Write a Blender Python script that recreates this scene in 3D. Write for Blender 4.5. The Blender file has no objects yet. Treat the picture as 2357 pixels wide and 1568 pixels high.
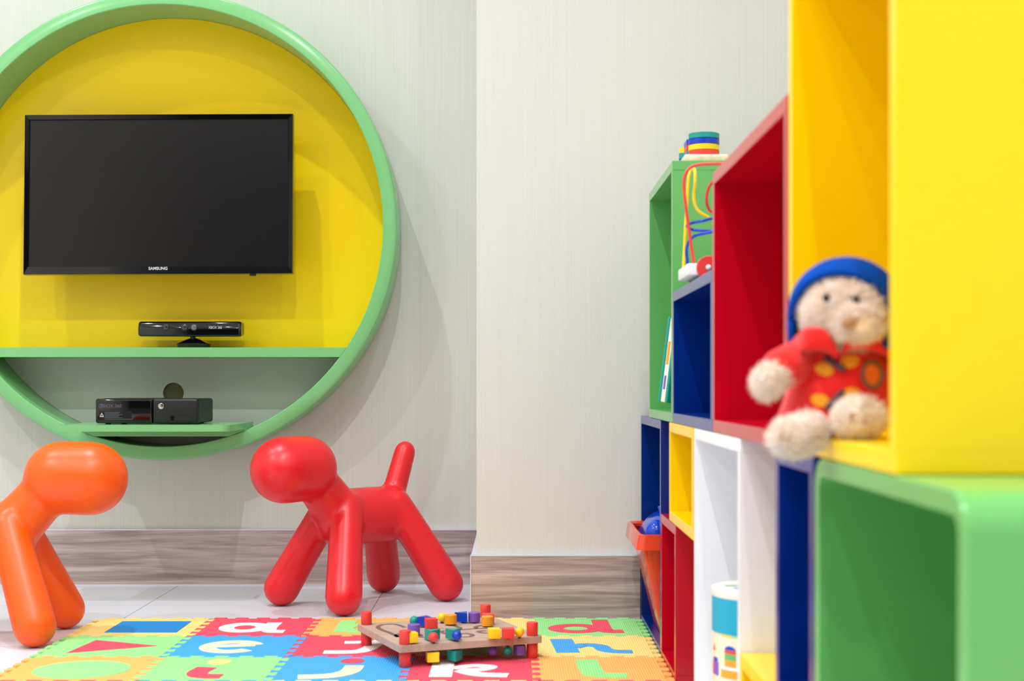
import bpy, bmesh, math, random
from math import pi, sin, cos, radians as R, sqrt
from mathutils import Vector, Matrix
from mathutils.geometry import tessellate_polygon

# ------------------------------------------------------------------ camera / light / exposure
F, CX, CY, H = 3440.0, 1182.0, 888.0, 0.585      # focal length (px), vanishing point (px), camera height (m)
sc = bpy.context.scene
col = sc.collection
cam = bpy.data.objects.new('camera', bpy.data.cameras.new('camera'))
col.objects.link(cam)
cam.location = (0, 0, H)
cam.rotation_euler = (pi / 2, 0, 0)
cam.data.sensor_width = 36
cam.data.lens = F / 2357 * 36
cam.data.shift_x = -(CX - 1178.5) / 2357
cam.data.shift_y = (CY - 784) / 2357
cam.data.clip_start = 0.05
cam.data.dof.use_dof = True
cam.data.dof.focus_distance = 3.95
cam.data.dof.aperture_fstop = 5.0
sc.camera = cam

w = bpy.data.worlds.new('world'); sc.world = w
w.use_nodes = True
w.node_tree.nodes['Background'].inputs[0].default_value = (1, 1, 1, 1)
w.node_tree.nodes['Background'].inputs[1].default_value = 0.05

sc.view_settings.view_transform = 'Standard'
sc.view_settings.look = 'None'
sc.view_settings.gamma = 1
sc.view_settings.use_curve_mapping = False
sc.view_settings.exposure = 0.5

CEIL = 3.2
# recessed ceiling lamps, then added fill lamps: x, y, watts, colour
COOL, WARM = (0.91, 0.965, 1.0), (1.0, 0.93, 0.83)
LAMPS = [(-2.15, 3.2, 9.5, COOL), (-1.04, 3.42, 12, COOL), (-2.45, 1.5, 23, COOL), (-0.35, 1.5, 23, COOL), (0.35, 2.2, 5.5, COOL),
         (-2.3, -0.1, 9, WARM), (-0.9, 0.2, 12, WARM), (0.15, -0.2, 15, COOL), (-2.3, -1.6, 8, WARM), (-0.6, -1.6, 19, COOL)]  # this row is added fill from unseen lamps around the viewer


# ------------------------------------------------------------------ helpers
def P(x, y, D):
    """point of the room at depth D behind pixel x, y of the 2357 x 1568 photograph"""
    return Vector(((x - CX) / F * D, D, H - (y - CY) / F * D))


def Pz(x, y, z):
    """point of the room on the horizontal plane z"""
    D = (H - z) * F / (y - CY)
    return Vector(((x - CX) / F * D, D, z))


def lin(c):
    c = c / 255.0
    return c / 12.92 if c <= 0.04045 else ((c + 0.055) / 1.055) ** 2.4


def rgb(c):
    return (lin(c[0]), lin(c[1]), lin(c[2]), 1)


def mat(name, c, rough=0.4, spec=0.5, metal=0, coat=0, sheen=0, bump=None, var=None, emit=None):
    m = bpy.data.materials.new(name)
    m.use_nodes = True
    nt = m.node_tree
    b = nt.nodes['Principled BSDF']
    b.inputs['Base Color'].default_value = rgb(c)
    b.inputs['Roughness'].default_value = rough
    b.inputs['Specular IOR Level'].default_value = spec
    b.inputs['Metallic'].default_value = metal
    b.inputs['Coat Weight'].default_value = coat
    b.inputs['Coat Roughness'].default_value = 0.12
    b.inputs['Sheen Weight'].default_value = sheen
    if emit:
        b.inputs['Emission Color'].default_value = rgb(emit[0])
        b.inputs['Emission Strength'].default_value = emit[1]
    tc = nt.nodes.new('ShaderNodeTexCoord')
    if bump:                      # (scale vector, strength, distance)
        mp = nt.nodes.new('ShaderNodeMapping')
        mp.inputs['Scale'].default_value = bump[0]
        nz = nt.nodes.new('ShaderNodeTexNoise')
        nz.inputs['Scale'].default_value = 1
        nz.inputs['Detail'].default_value = 2
        bp = nt.nodes.new('ShaderNodeBump')
        bp.inputs['Strength'].default_value = bump[1]
        bp.inputs['Distance'].default_value = bump[2]
        nt.links.new(tc.outputs['Object'], mp.inputs[0])
        nt.links.new(mp.outputs[0], nz.inputs['Vector'])
        nt.links.new(nz.outputs['Fac'], bp.inputs['Height'])
        nt.links.new(bp.outputs[0], b.inputs['Normal'])
    if var:                       # (scale vector, colour 2, low, high)
        mp = nt.nodes.new('ShaderNodeMapping')
        mp.inputs['Scale'].default_value = var[0]
        nz = nt.nodes.new('ShaderNodeTexNoise')
        nz.inputs['Scale'].default_value = 1
        nz.inputs['Detail'].default_value = 5
        rp = nt.nodes.new('ShaderNodeValToRGB')
        rp.color_ramp.elements[0].position = var[2]
        rp.color_ramp.elements[1].position = var[3]
        rp.color_ramp.elements[0].color = rgb(c)
        rp.color_ramp.elements[1].color = rgb(var[1])
        nt.links.new(tc.outputs['Object'], mp.inputs[0])
        nt.links.new(mp.outputs[0], nz.inputs['Vector'])
        nt.links.new(nz.outputs['Fac'], rp.inputs[0])
        nt.links.new(rp.outputs[0], b.inputs['Base Color'])
    return m


def foam(name, c):
    """ribbed foam"""
    m = mat(name, c, 0.55, 0.35)
    nt = m.node_tree
    b = nt.nodes['Principled BSDF']
    tc = nt.nodes.new('ShaderNodeTexCoord')
    wv = nt.nodes.new('ShaderNodeTexWave')
    wv.bands_direction = 'X'
    wv.inputs['Scale'].default_value = 62
    bp = nt.nodes.new('ShaderNodeBump')
    bp.inputs['Strength'].default_value = 0.5
    bp.inputs['Distance'].default_value = 0.0012
    mp = nt.nodes.new('ShaderNodeMapping')
    mp.inputs['Rotation'].default_value = (0, 0, R(0))
    nt.links.new(tc.outputs['Object'], mp.inputs[0])
    nt.links.new(mp.outputs[0], wv.inputs['Vector'])
    nt.links.new(wv.outputs['Fac'], bp.inputs['Height'])
    nt.links.new(bp.outputs[0], b.inputs['Normal'])
    return m


def wood(name, dark, light, scale=(2.2, 2.2, 38), rough=0.42):
    m = mat(name, dark, rough, 0.4)
    nt = m.node_tree
    b = nt.nodes['Principled BSDF']
    tc = nt.nodes.new('ShaderNodeTexCoord')
    mp = nt.nodes.new('ShaderNodeMapping')
    mp.inputs['Scale'].default_value = scale
    n1 = nt.nodes.new('ShaderNodeTexNoise')
    n1.inputs['Scale'].default_value = 1
    n1.inputs['Detail'].default_value = 7
    n1.inputs['Distortion'].default_value = 0.9
    mp2 = nt.nodes.new('ShaderNodeMapping')
    mp2.inputs['Scale'].default_value = (scale[0] * 5, scale[1] * 5, scale[2] * 9)
    n2 = nt.nodes.new('ShaderNodeTexNoise')
    n2.inputs['Scale'].default_value = 1
    mx = nt.nodes.new('ShaderNodeMath'); mx.operation = 'MULTIPLY_ADD'
    mx.inputs[1].default_value = 0.35
    rp = nt.nodes.new('ShaderNodeValToRGB')
    rp.color_ramp.elements[0].position = 0.5
    rp.color_ramp.elements[1].position = 0.82
    rp.color_ramp.elements[0].color = rgb(dark)
    rp.color_ramp.elements[1].color = rgb(light)
    L = nt.links.new
    L(tc.outputs['Object'], mp.inputs[0]); L(tc.outputs['Object'], mp2.inputs[0])
    L(mp.outputs[0], n1.inputs['Vector']); L(mp2.outputs[0], n2.inputs['Vector'])
    L(n2.outputs['Fac'], mx.inputs[0]); L(n1.outputs['Fac'], mx.inputs[2])
    L(mx.outputs[0], rp.inputs[0]); L(rp.outputs[0], b.inputs['Base Color'])
    return m


def tag(o, label=None, cat=None, group=None, kind=None):
    if label: o['label'] = label
    if cat: o['category'] = cat
    if group: o['group'] = group
    if kind: o['kind'] = kind
    return o


def thing(name, label, cat, loc=(0, 0, 0), group=None, kind=None):
    o = bpy.data.objects.new(name, None)
    o.empty_display_size = 0.05
    col.objects.link(o)
    o.location = loc
    return tag(o, label, cat, group, kind)


def link(name, me, m, parent=None, smooth=False):
    o = bpy.data.objects.new(name, me)
    col.objects.link(o)
    if m is not None and not me.materials:
        me.materials.append(m)
    if smooth:
        for p in me.polygons:
            p.use_smooth = True
    if parent is not None:
        o.parent = parent
        wl = Vector(parent.location)
        if parent.parent is not None:
            wl = wl * 0
        o.matrix_parent_inverse = Matrix.Translation(-wl)
    return o


class MB:
    """collects world-space geometry for ONE mesh"""
    def __init__(s):
        s.bm = bmesh.new()

    def box(s, a, b, bev=0, seg=2, rot=None, piv=None):
        r = bmesh.ops.create_cube(s.bm, size=1)
        vs = r['verts']
        c = [(a[i] + b[i]) / 2 for i in range(3)]
        d = [abs(b[i] - a[i]) for i in range(3)]
        for v in vs:
            v.co = Vector((v.co[i] * d[i] + c[i] for i in range(3)))
        if bev:
            es = list({e for v in vs for e in v.link_edges})
            r = bmesh.ops.bevel(s.bm, geom=es, offset=bev, segments=seg, affect='EDGES', profile=0.5)
            vs = list({v for f in r['faces'] for v in f.verts} | {v for v in vs if v.is_valid})
        if rot is not None:
            pv = Vector(piv if piv is not None else c)
            for v in vs:
                v.co = rot @ (v.co - pv) + pv
        return s

    def grid(s, rings, close=True, caps=True):
        """rings: lists of points; skinned"""
        V = [[s.bm.verts.new(p) for p in r] for r in rings]
        n = len(V[0])
        for i in range(len(V) - 1):
            for j in range(n if close else n - 1):
                k = (j + 1) % n
                s.bm.faces.new((V[i][j], V[i][k], V[i + 1][k], V[i + 1][j]))
        if caps and close:
            s.bm.faces.new(list(reversed(V[0])))
            s.bm.faces.new(V[-1])
        return s

    def lathe(s, prof, origin=(0, 0, 0), n=32, M=None, caps=True):
        """prof: (radius, height) pairs about local z; M: 3x3 rotation"""
        M = M or Matrix.Identity(3)
        o = Vector(origin)
        rings = [[o + M @ Vector((max(r, 1e-5) * cos(2 * pi * k / n), max(r, 1e-5) * sin(2 * pi * k / n), h))
                  for k in range(n)] for r, h in prof]
        return s.grid(rings, True, caps)

    def sphere(s, c, r, n=20, M=None):
        rx, ry, rz = (r, r, r) if not hasattr(r, '__len__') else r
        M = M or Matrix.Identity(3)
        c = Vector(c)
        m = n // 2
        rings = []
        for i in range(1, m):
            t = -pi / 2 + pi * i / m
            rings.append([c + M @ Vector((rx * cos(t) * cos(2 * pi * k / n), ry * cos(t) * sin(2 * pi * k / n), rz * sin(t)))
                          for k in range(n)])
        V = [[s.bm.verts.new(p) for p in q] for q in rings]
        b = s.bm.verts.new(c + M @ Vector((0, 0, -rz))); t_ = s.bm.verts.new(c + M @ Vector((0, 0, rz)))
        for i in range(len(V) - 1):
            for j in range(n):
                k = (j + 1) % n
                s.bm.faces.new((V[i][j], V[i][k], V[i + 1][k], V[i + 1][j]))
        for j in range(n):
            k = (j + 1) % n
            s.bm.faces.new((b, V[0][k], V[0][j]))
            s.bm.faces.new((t_, V[-1][j], V[-1][k]))
        return s

    def capsule(s, a, b, ra, rb=None, n=24, m=8):
        rb = ra if rb is None else rb
        a, b = Vector(a), Vector(b)
        M = (b - a).to_track_quat('Z', 'Y').to_matrix()
        L = (b - a).length
        prof = [(ra * sin(pi / 2 * i / m), -ra * cos(pi / 2 * i / m)) for i in range(0, m + 1)]
        prof += [(rb * cos(pi / 2 * i / m), L + rb * sin(pi / 2 * i / m)) for i in range(0, m + 1)]
        return s.lathe(prof, a, n, M)

    def tube(s, pts, r, n=10, closed=False):
        pts = [Vector(p) for p in pts]
        rings = []
        prev = None
        for i, p in enumerate(pts):
            d = (pts[min(i + 1, len(pts) - 1)] - pts[max(i - 1, 0)]).normalized()
            if prev is None:
                u = d.orthogonal().normalized()
            else:
                u = (prev - d * prev.dot(d)).normalized()
            prev = u
            v = d.cross(u)
            rings.append([p + (u * cos(2 * pi * k / n) + v * sin(2 * pi * k / n)) * r for k in range(n)])
        return s.grid(rings)

    def prism(s, loops, ext):
        """loops: outer polygon and holes (3-D points, planar); extruded by vector ext"""
        ext = Vector(ext)
        loops = [[Vector(p) for p in l] for l in loops]
        flat = [p for l in loops for p in l]
        tris = tessellate_polygon(loops)
        A = [s.bm.verts.new(p) for p in flat]
        B = [s.bm.verts.new(p + ext) for p in flat]
        for t in tris:
            try:
                s.bm.faces.new([A[i] for i in t])
                s.bm.faces.new([B[i] for i in reversed(t)])
            except ValueError:
                pass
        k = 0
        for l in loops:
            n = len(l)
            for j in range(n):
                a, b = k + j, k + (j + 1) % n
                s.bm.faces.new((A[a], A[b], B[b], B[a]))
            k += n
        return s

    def mesh(s, name):
        bmesh.ops.recalc_face_normals(s.bm, faces=s.bm.faces)
        me = bpy.data.meshes.new(name)
        s.bm.to_mesh(me)
        s.bm.free()
        return me

    def build(s, name, m, parent=None, smooth=False, auto=None):
        me = s.mesh(name)
        o = link(name, me, m, parent, smooth or auto is not None)
        if auto is not None:
            me.set_sharp_from_angle(angle=R(auto))
        return o


def catmull(pts, n=8):
    pts = [Vector(p) for p in pts]
    out = []
    for i in range(len(pts) - 1):
        p0, p1, p2, p3 = pts[max(i - 1, 0)], pts[i], pts[i + 1], pts[min(i + 2, len(pts) - 1)]
        for k in range(n):
            t = k / n
            out.append(0.5 * ((2 * p1) + (p2 - p0) * t + (2 * p0 - 5 * p1 + 4 * p2 - p3) * t * t + (3 * p1 - p0 - 3 * p2 + p3) * t ** 3))
    out.append(pts[-1])
    return out


def lettering(txt, size, M4, m, parent, name='lettering', bold=0.0, ext=0.0004):
    cu = bpy.data.curves.new('txt', 'FONT')
    cu.body = txt
    cu.size = size
    cu.align_x = 'CENTER'; cu.align_y = 'CENTER'
    cu.extrude = ext
    cu.offset = bold
    tmp = bpy.data.objects.new('txt', cu)
    col.objects.link(tmp)
    dg = bpy.context.evaluated_depsgraph_get()
    me = bpy.data.meshes.new_from_object(tmp.evaluated_get(dg))
    bpy.data.objects.remove(tmp)
    bpy.data.curves.remove(cu)
    me.transform(M4)
    me.materials.clear()
    return link(name, me, m, parent)


FACE_CAM = Matrix.Rotation(pi / 2, 4, 'X')       # text upright, facing the camera (-y)


def organic(parts, voxel, it, fac=0.5):
    """one continuous closed surface from overlapping closed pieces"""
    mb = MB()
    parts(mb)
    me = mb.mesh('tmp')
    o = bpy.data.objects.new('tmp', me)
    col.objects.link(o)
    r = o.modifiers.new('r', 'REMESH'); r.mode = 'VOXEL'; r.voxel_size = voxel
    s = o.modifiers.new('s', 'SMOOTH'); s.factor = fac; s.iterations = it
    dg = bpy.context.evaluated_depsgraph_get()
    out = bpy.data.meshes.new_from_object(o.evaluated_get(dg))
    bpy.data.objects.remove(o)
    for p in out.polygons:
        p.use_smooth = True
    return out


# ------------------------------------------------------------------ materials
M = {}
def wallpaper(name, a, b):
    return mat(name, a, 0.75, 0.2, bump=((420, 420, 30), 0.2, 0.001), var=((420, 420, 3), b, 0.25, 0.8))
M['wall'] = wallpaper('wallpaper', (220, 221, 213), (210, 210, 200))
M['wall2'] = wallpaper('wallpaper_pillar', (222, 221, 215), (216, 214, 207))
M['plain_wall'] = mat('plain_wall', (226, 222, 212), 0.8)
M['far_wall'] = mat('far_wall', (44, 42, 42), 0.8)
M['reflect_panel'] = mat('reflect_panel', (140, 136, 130), 0.7)  # added pale panel giving the screen's lower edge something to reflect
M['ceil'] = mat('ceiling_white', (240, 240, 238), 0.9)
M['grout'] = mat('grout', (196, 192, 196), 0.8)
M['tile'] = mat('floor_tile', (212, 210, 219), 0.35, 0.4, var=((3, 3, 3), (220, 219, 228), 0.35, 0.65))
M['skirt'] = wood('skirting_laminate', (152, 133, 131), (208, 190, 186))
M['caulk'] = mat('caulk', (214, 214, 228), 0.4)
M['ring'] = mat('green_lacquer', (124, 194, 126), 0.22, 0.5)
M['yellow'] = mat('yellow_lacquer', (255, 215, 0), 0.28, 0.45)
M['panelgrey'] = mat('pale_panel', (190, 194, 186), 0.5)
M['hole'] = mat('hole_shade_olive', (96, 92, 58), 0.7)  # olive darkened to paint in the shade inside the hole
M['band'] = mat('gap_shade_grey', (120, 122, 128), 0.5)
M['tvblack'] = mat('tv_gloss_black', (6, 7, 12), 0.08, 0.6)
M['screen'] = mat('tv_screen', (3, 3, 4), 0.26, 0.45)
M['silver'] = mat('silver_print', (205, 205, 205), 0.4)
M['dimprint'] = mat('dim_print', (92, 94, 112), 0.4)
M['black'] = mat('black_matte', (10, 10, 15), 0.45)
M['gloss'] = mat('black_gloss', (7, 7, 10), 0.06, 0.6)
M['vent'] = mat('side_vent_black', (14, 20, 17), 0.5)
M['lens'] = mat('lens_glass', (40, 44, 58), 0.1, 0.7)
M['lens2'] = mat('lens_glass_pale', (96, 100, 98), 0.1, 0.7)
M['chrome'] = mat('chrome', (215, 210, 205), 0.12, 0.5, 1)
M['dogred'] = mat('red_plastic', (226, 26, 38), 0.34, 0.5)
M['dogorange'] = mat('orange_plastic', (255, 90, 4), 0.36, 0.5)
M['b_blue'] = mat('box_blue', (0, 42, 128), 0.2, 0.5)
M['b_red'] = mat('box_red', (192, 2, 32), 0.2, 0.5)
M['b_green'] = mat('box_green', (100, 176, 96), 0.22, 0.5)
M['b_white'] = mat('box_white', (246, 246, 250), 0.25, 0.5)
M['b_yellow'] = mat('box_yellow', (255, 212, 0), 0.24, 0.35)
M['f_yellow'] = foam('foam_yellow', (255, 222, 134))
M['f_red'] = foam('foam_red', (236, 76, 100))
M['f_orange'] = foam('foam_orange', (255, 180, 98))
M['f_green'] = foam('foam_green', (150, 228, 142))
M['f_blue'] = foam('foam_blue', (60, 164, 236))
M['f_white'] = foam('foam_white', (250, 250, 250))
M['f_cream'] = foam('foam_cream', (255, 236, 192))
M['f_shapeblue'] = foam('foam_square_blue', (20, 138, 218))
M['board'] = wood('toy_board', (176, 148, 134), (196, 168, 152), (3, 60, 3), 0.5)
M['groove'] = mat('groove_brown', (112, 88, 78), 0.7)
M['t_red'] = mat('toy_red', (228, 62, 56), 0.4)
M['t_yellow'] = mat('toy_yellow', (248, 208, 20), 0.35)
M['t_orange'] = mat('toy_orange', (246, 160, 26), 0.4)
M['t_blue'] = mat('toy_blue', (0, 58, 184), 0.3)
M['t_teal'] = mat('toy_teal', (0, 148, 140), 0.35)
M['t_purple'] = mat('toy_purple', (122, 84, 184), 0.4)
M['t_wood'] = wood('toy_wood', (214, 190, 160), (240, 222, 198), (20, 6, 6), 0.5)
M['t_white'] = mat('toy_white', (240, 238, 240), 0.35)
M['peg'] = mat('peg_dark', (70, 52, 46), 0.6)
M['binred'] = mat('bin_red_plastic', (226, 70, 40), 0.1, 0.5)
M['binblue'] = mat('bin_blue_plastic', (16, 70, 200), 0.12, 0.5)
M['fur'] = mat('fur', (246, 226, 210), 0.95, 0.1, sheen=0.4, var=((60, 60, 60), (255, 244, 236), 0.35, 0.65))
M['furdark'] = mat('fur_dark', (176, 136, 104), 0.95, 0.1)
M['coat'] = mat('coat_felt', (222, 34, 32), 0.9, 0.1, sheen=0.3)
M['hood'] = mat('hood_felt', (0, 66, 160), 0.9, 0.1)
M['patch'] = mat('patch_yellow', (240, 164, 46), 0.9, 0.1)
M['toggle'] = mat('toggle_dark', (64, 46, 62), 0.4)
M['eye'] = mat('eye_black', (14, 12, 12), 0.15)
M['badge'] = mat('badge_grey', (120, 96, 92), 0.8)
M['badge2'] = mat('badge_orange', (228, 112, 36), 0.8)
M['card'] = mat('card_cream', (240, 224, 190), 0.5)
M['cyan'] = mat('card_cyan', (0, 160, 190), 0.45)
M['lampglass'] = mat('lamp_glass', (255, 250, 240), 0.5, emit=((255, 246, 232), 6))
M['case_teal'] = mat('case_teal', (0, 152, 140), 0.3)
M['case_white'] = mat('case_white', (238, 232, 220), 0.4)

# ------------------------------------------------------------------ the room
YB, YP, XP = 4.384, 3.72, -0.092        # back wall, pillar front, pillar left side
XL, XR, YF = -2.9, 0.72, -4.4

fl = MB().box((XL, YF, -0.06), (XR, YB, -0.004)).build('floor', M['grout'])
tag(fl, 'pale grey tiled floor with thin joints', kind='structure')
TS, JO = 0.61, 0.0022
tile_me = MB().box((JO / 2, JO / 2, -0.012), (TS - JO / 2, TS - JO / 2, 0.0), 0.001, 1).mesh('floor_tile')
ty = 3.977
rows = [ty + TS * k for k in range(-14, 1)]
cols_ = [-0.37 + TS * k for k in range(-5, 2)]
for yy in rows:
    for xx in cols_:
        x0, x1, y0, y1 = max(xx, XL), min(xx + TS, XR), max(yy, YF), min(yy + TS, YB)
        if x1 - x0 < 0.03 or y1 - y0 < 0.03:
            continue
        if x1 - x0 > TS - 1e-4 and y1 - y0 > TS - 1e-4:
            t = link('floor_tile', tile_me, M['tile'])
            t.location = (xx, yy, 0)
            t.parent = fl
        else:
            MB().box((x0 + JO / 2, y0 + JO / 2, -0.012), (x1 - JO / 2, y1 - JO / 2, 0)).build('floor_tile', M['tile'], fl)


def wall(name, a, b, m, label):
    o = MB().box(a, b).build(name, m)
    tag(o, label, kind='structure')
    return o


wall('wall_back', (XL, YB, 0), (XP, YB + 0.1, CEIL), M['wall'], 'pale ribbed wallpaper wall behind the round unit')
wall('wall_pillar', (XP, YP, 0), (XR, YB + 0.1, CEIL), M['wall2'], 'cream wallpapered wall projecting in the middle')
wall('wall_right', (XR, YF, 0), (XR + 0.1, YB + 0.1, CEIL), M['plain_wall'], 'pale wall behind the coloured boxes')
wall('wall_left', (XL - 0.1, YF, 0), (XL, YB + 0.1, CEIL), M['plain_wall'], 'pale wall on the left')
wall('wall_front', (XL - 0.1, YF - 0.1, 0), (XR + 0.1, YF, CEIL), M['far_wall'], 'dim wall behind the viewer')
wall('ceiling', (XL - 0.1, YF - 0.1, CEIL + 0.004), (XR + 0.1, YB + 0.1, CEIL + 0.1), M['ceil'], 'white ceiling with recessed lamps')

tag(MB().box((XL, YF, 0.0), (XR, YF + 0.03, 0.9)).build('screen_reflector', M['reflect_panel']), 'added pale panel behind the viewer for the screen to reflect', kind='structure')

BH, BT = 0.162, 0.014
bb = MB().box((XL, YB - BT, 0.003), (XP - BT, YB, BH), 0.001, 1).build('baseboard_back', M['skirt'])
tag(bb, 'tall brown wood-grain skirting board along the recessed wall', kind='structure')
MB().box((XL, YB - BT - 0.001, BH - 0.0005), (XP - BT, YB - 0.001, BH + 0.0035)).build('sealant_line', M['caulk'], bb)
MB().box((XL, YB - BT - 0.003, 0.0), (XP - BT, YB - BT, 0.004)).build('sealant_line', M['caulk'], bb)
bp_ = MB().box((XP - BT, YP - BT, 0.001), (0.315, YP, BH), 0.001, 1).build('baseboard_pillar', M['skirt'])
tag(bp_, 'tall brown wood-grain skirting board on the projecting wall', kind='structure')
MB().box((XP - BT, YP - BT - 0.001, BH - 0.0005), (0.315, YP - 0.001, BH + 0.004)).build('sealant_line', M['caulk'], bp_)
MB().box((XP - BT - 0.0015, YP - BT - 0.0015, 0.001), (XP - BT + 0.001, YP - BT + 0.001, BH + 0.003)).build('corner_strip', M['caulk'], bp_)
bs = MB().box((XP - BT, YP + 0.0005, 0.001), (XP, YB - BT, BH), 0.001, 1).build('baseboard_return', M['caulk'])
tag(bs, 'pale edge of the skirting return beside the corner', kind='structure')

# ceiling lamps and added fill lamps
for i, (x, y, wv, lc) in enumerate(LAMPS):
    t = thing('ceiling_and_fill_lamp', 'round white recessed ceiling lamp, some of them added as fill', 'ceiling light', (x, y, CEIL), 'recessed ceiling downlights')
    MB().lathe([(0.045, 0.004), (0.062, 0.004), (0.062, -0.004), (0.045, -0.004), (0.045, 0.004)], (x, y, CEIL), 32, caps=False).build('trim_ring', M['ceil'], t, smooth=False)
    MB().lathe([(0.044, 0.003), (0.044, 0.001)], (x, y, CEIL), 32).build('lamp_glass', M['lampglass'], t)
    ld = bpy.data.lights.new('downlight_and_fill', 'AREA')
    ld.shape = 'DISK'; ld.size = 0.035
    ld.energy = wv
    ld.spread = R(140)
    ld.color = lc
    lo = bpy.data.objects.new('downlight_and_fill', ld)
    col.objects.link(lo)
    lo.parent = t
    lo.location = (0, 0, -0.008)

# ------------------------------------------------------------------ round green wall unit
RC = Vector((-0.9913, 0, 1.0365)); RO, RI, YFR = 0.662, 0.6235, 4.21
YBK = YB - 0.008
ru = thing('round_wall_unit', 'large round green rimmed wall unit with yellow back panel', 'wall unit', (RC.x, YB, RC.z - RO))
MY = Matrix.Rotation(pi / 2, 3, 'X')              # local z -> -y


def yl(prof, c, n=96, caps=False):
    """lathe about the y axis: prof (radius, y)"""
    return MB().lathe([(r, -(y - 0)) for r, y in prof], (c.x, 0, c.z), n, MY, caps)


yl([(RO, YBK), (RO, YFR + 0.008), (RO - 0.002, YFR + 0.003), (RO - 0.007, YFR), (RI + 0.002, YFR), (RI, YFR + 0.002), (RI, YBK), (RO, YBK)], RC, 128).build('rim', M['ring'], ru, auto=35)
yl([(RO - 0.004, YB - 0.001), (RO - 0.004, YBK), (RI + 0.01, YBK), (RI + 0.01, YB - 0.001)], RC, 128).build('shadow_gap_band', M['band'], ru, auto=35)  # grey strip painted in for the shadow gap at the wall
Z1, Z0 = 0.6927, 0.6658            # middle shelf
Z3, Z2 = 0.4626, 0.442             # lower shelf


def chord(z):
    return sqrt(max(RI * RI - (z - RC.z) ** 2, 0))


def arc(zlo, zhi, n=80, r=RI - 0.0006):
    """outline of the part of the disc between zlo and zhi"""
    pts = []
    for k in range(n):
        a = 2 * pi * k / n
        pts.append((r * cos(a), r * sin(a)))
    out = []
    for x, z in pts:
        zz = z + RC.z
        if zlo <= zz <= zhi:
            out.append((x, zz))
    for zc in (zlo, zhi):
        if abs(zc - RC.z) < r:
            h = sqrt(r * r - (zc - RC.z) ** 2)
            out += [(h, zc), (-h, zc)]
    cz = sum(p[1] for p in out) / len(out)
    cx = sum(p[0] for p in out) / len(out)
    out.sort(key=lambda p: math.atan2(p[1] - cz, p[0] - cx))
    return [(x + RC.x, z) for x, z in out]


YPN = YB - 0.012
MB().prism([[(x, YPN, z) for x, z in arc(Z1, 3, 200)]], (0, 0.008, 0)).build('back_panel', M['yellow'], ru)['label'] = 'bright yellow panel'
hc = P(399, 905, YPN)
hole = [(hc.x + 0.0305 * cos(2 * pi * k / 32), YPN, hc.z + 0.0305 * sin(2 * pi * k / 32)) for k in range(32)]
MB().prism([[(x, YPN, z) for x, z in arc(0.2, Z0, 200)], hole], (0, 0.008, 0)).build('lower_back_panel', M['panelgrey'], ru)['label'] = 'pale grey green panel'
MB().lathe([(0.031, 0), (0.031, 0.0015)], (hc.x, YB - 0.0022, hc.z), 32, MY).build('cable_hole', M['hole'], ru)['label'] = 'round cable hole, its shade painted dark olive'
for (za, zb, nm) in ((Z0, Z1, 'shelf'), (Z2, Z3, 'lower_shelf')):
    ha, hb = chord(za), chord(zb)
    MB().prism([[(RC.x - ha, YFR + 0.0005, za), (RC.x + ha, YFR + 0.0005, za), (RC.x + hb, YFR + 0.0005, zb), (RC.x - hb, YFR + 0.0005, zb)]], (0, YPN - YFR - 0.001, 0)).build(nm, M['ring'], ru)
# fixed tray board lying on the lower shelf
TZ0, TZ1 = Z3 + 0.0003, 0.4802
TXL, TXR, TYF, TYB = -1.2124, -0.756, 3.972, 4.343
r_ = 0.022
pl = []
for (cx, cy, a0) in ((TXR - r_, TYF + r_, -90), (TXR - 0.004, TYB - 0.004, 0), (TXL + 0.004, TYB - 0.004, 90), (TXL + 0.006, TYF + 0.006, 180)):
    rr = abs(cx - (TXR if cx > -1 else TXL))
    for k in range(7):
        a = R(a0 + 90 * k / 6)
        pl.append((cx + rr * cos(a), cy + rr * sin(a), TZ0))
tr = MB().prism([pl], (0, 0, TZ1 - TZ0)).build('tray', M['ring'], ru)

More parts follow.
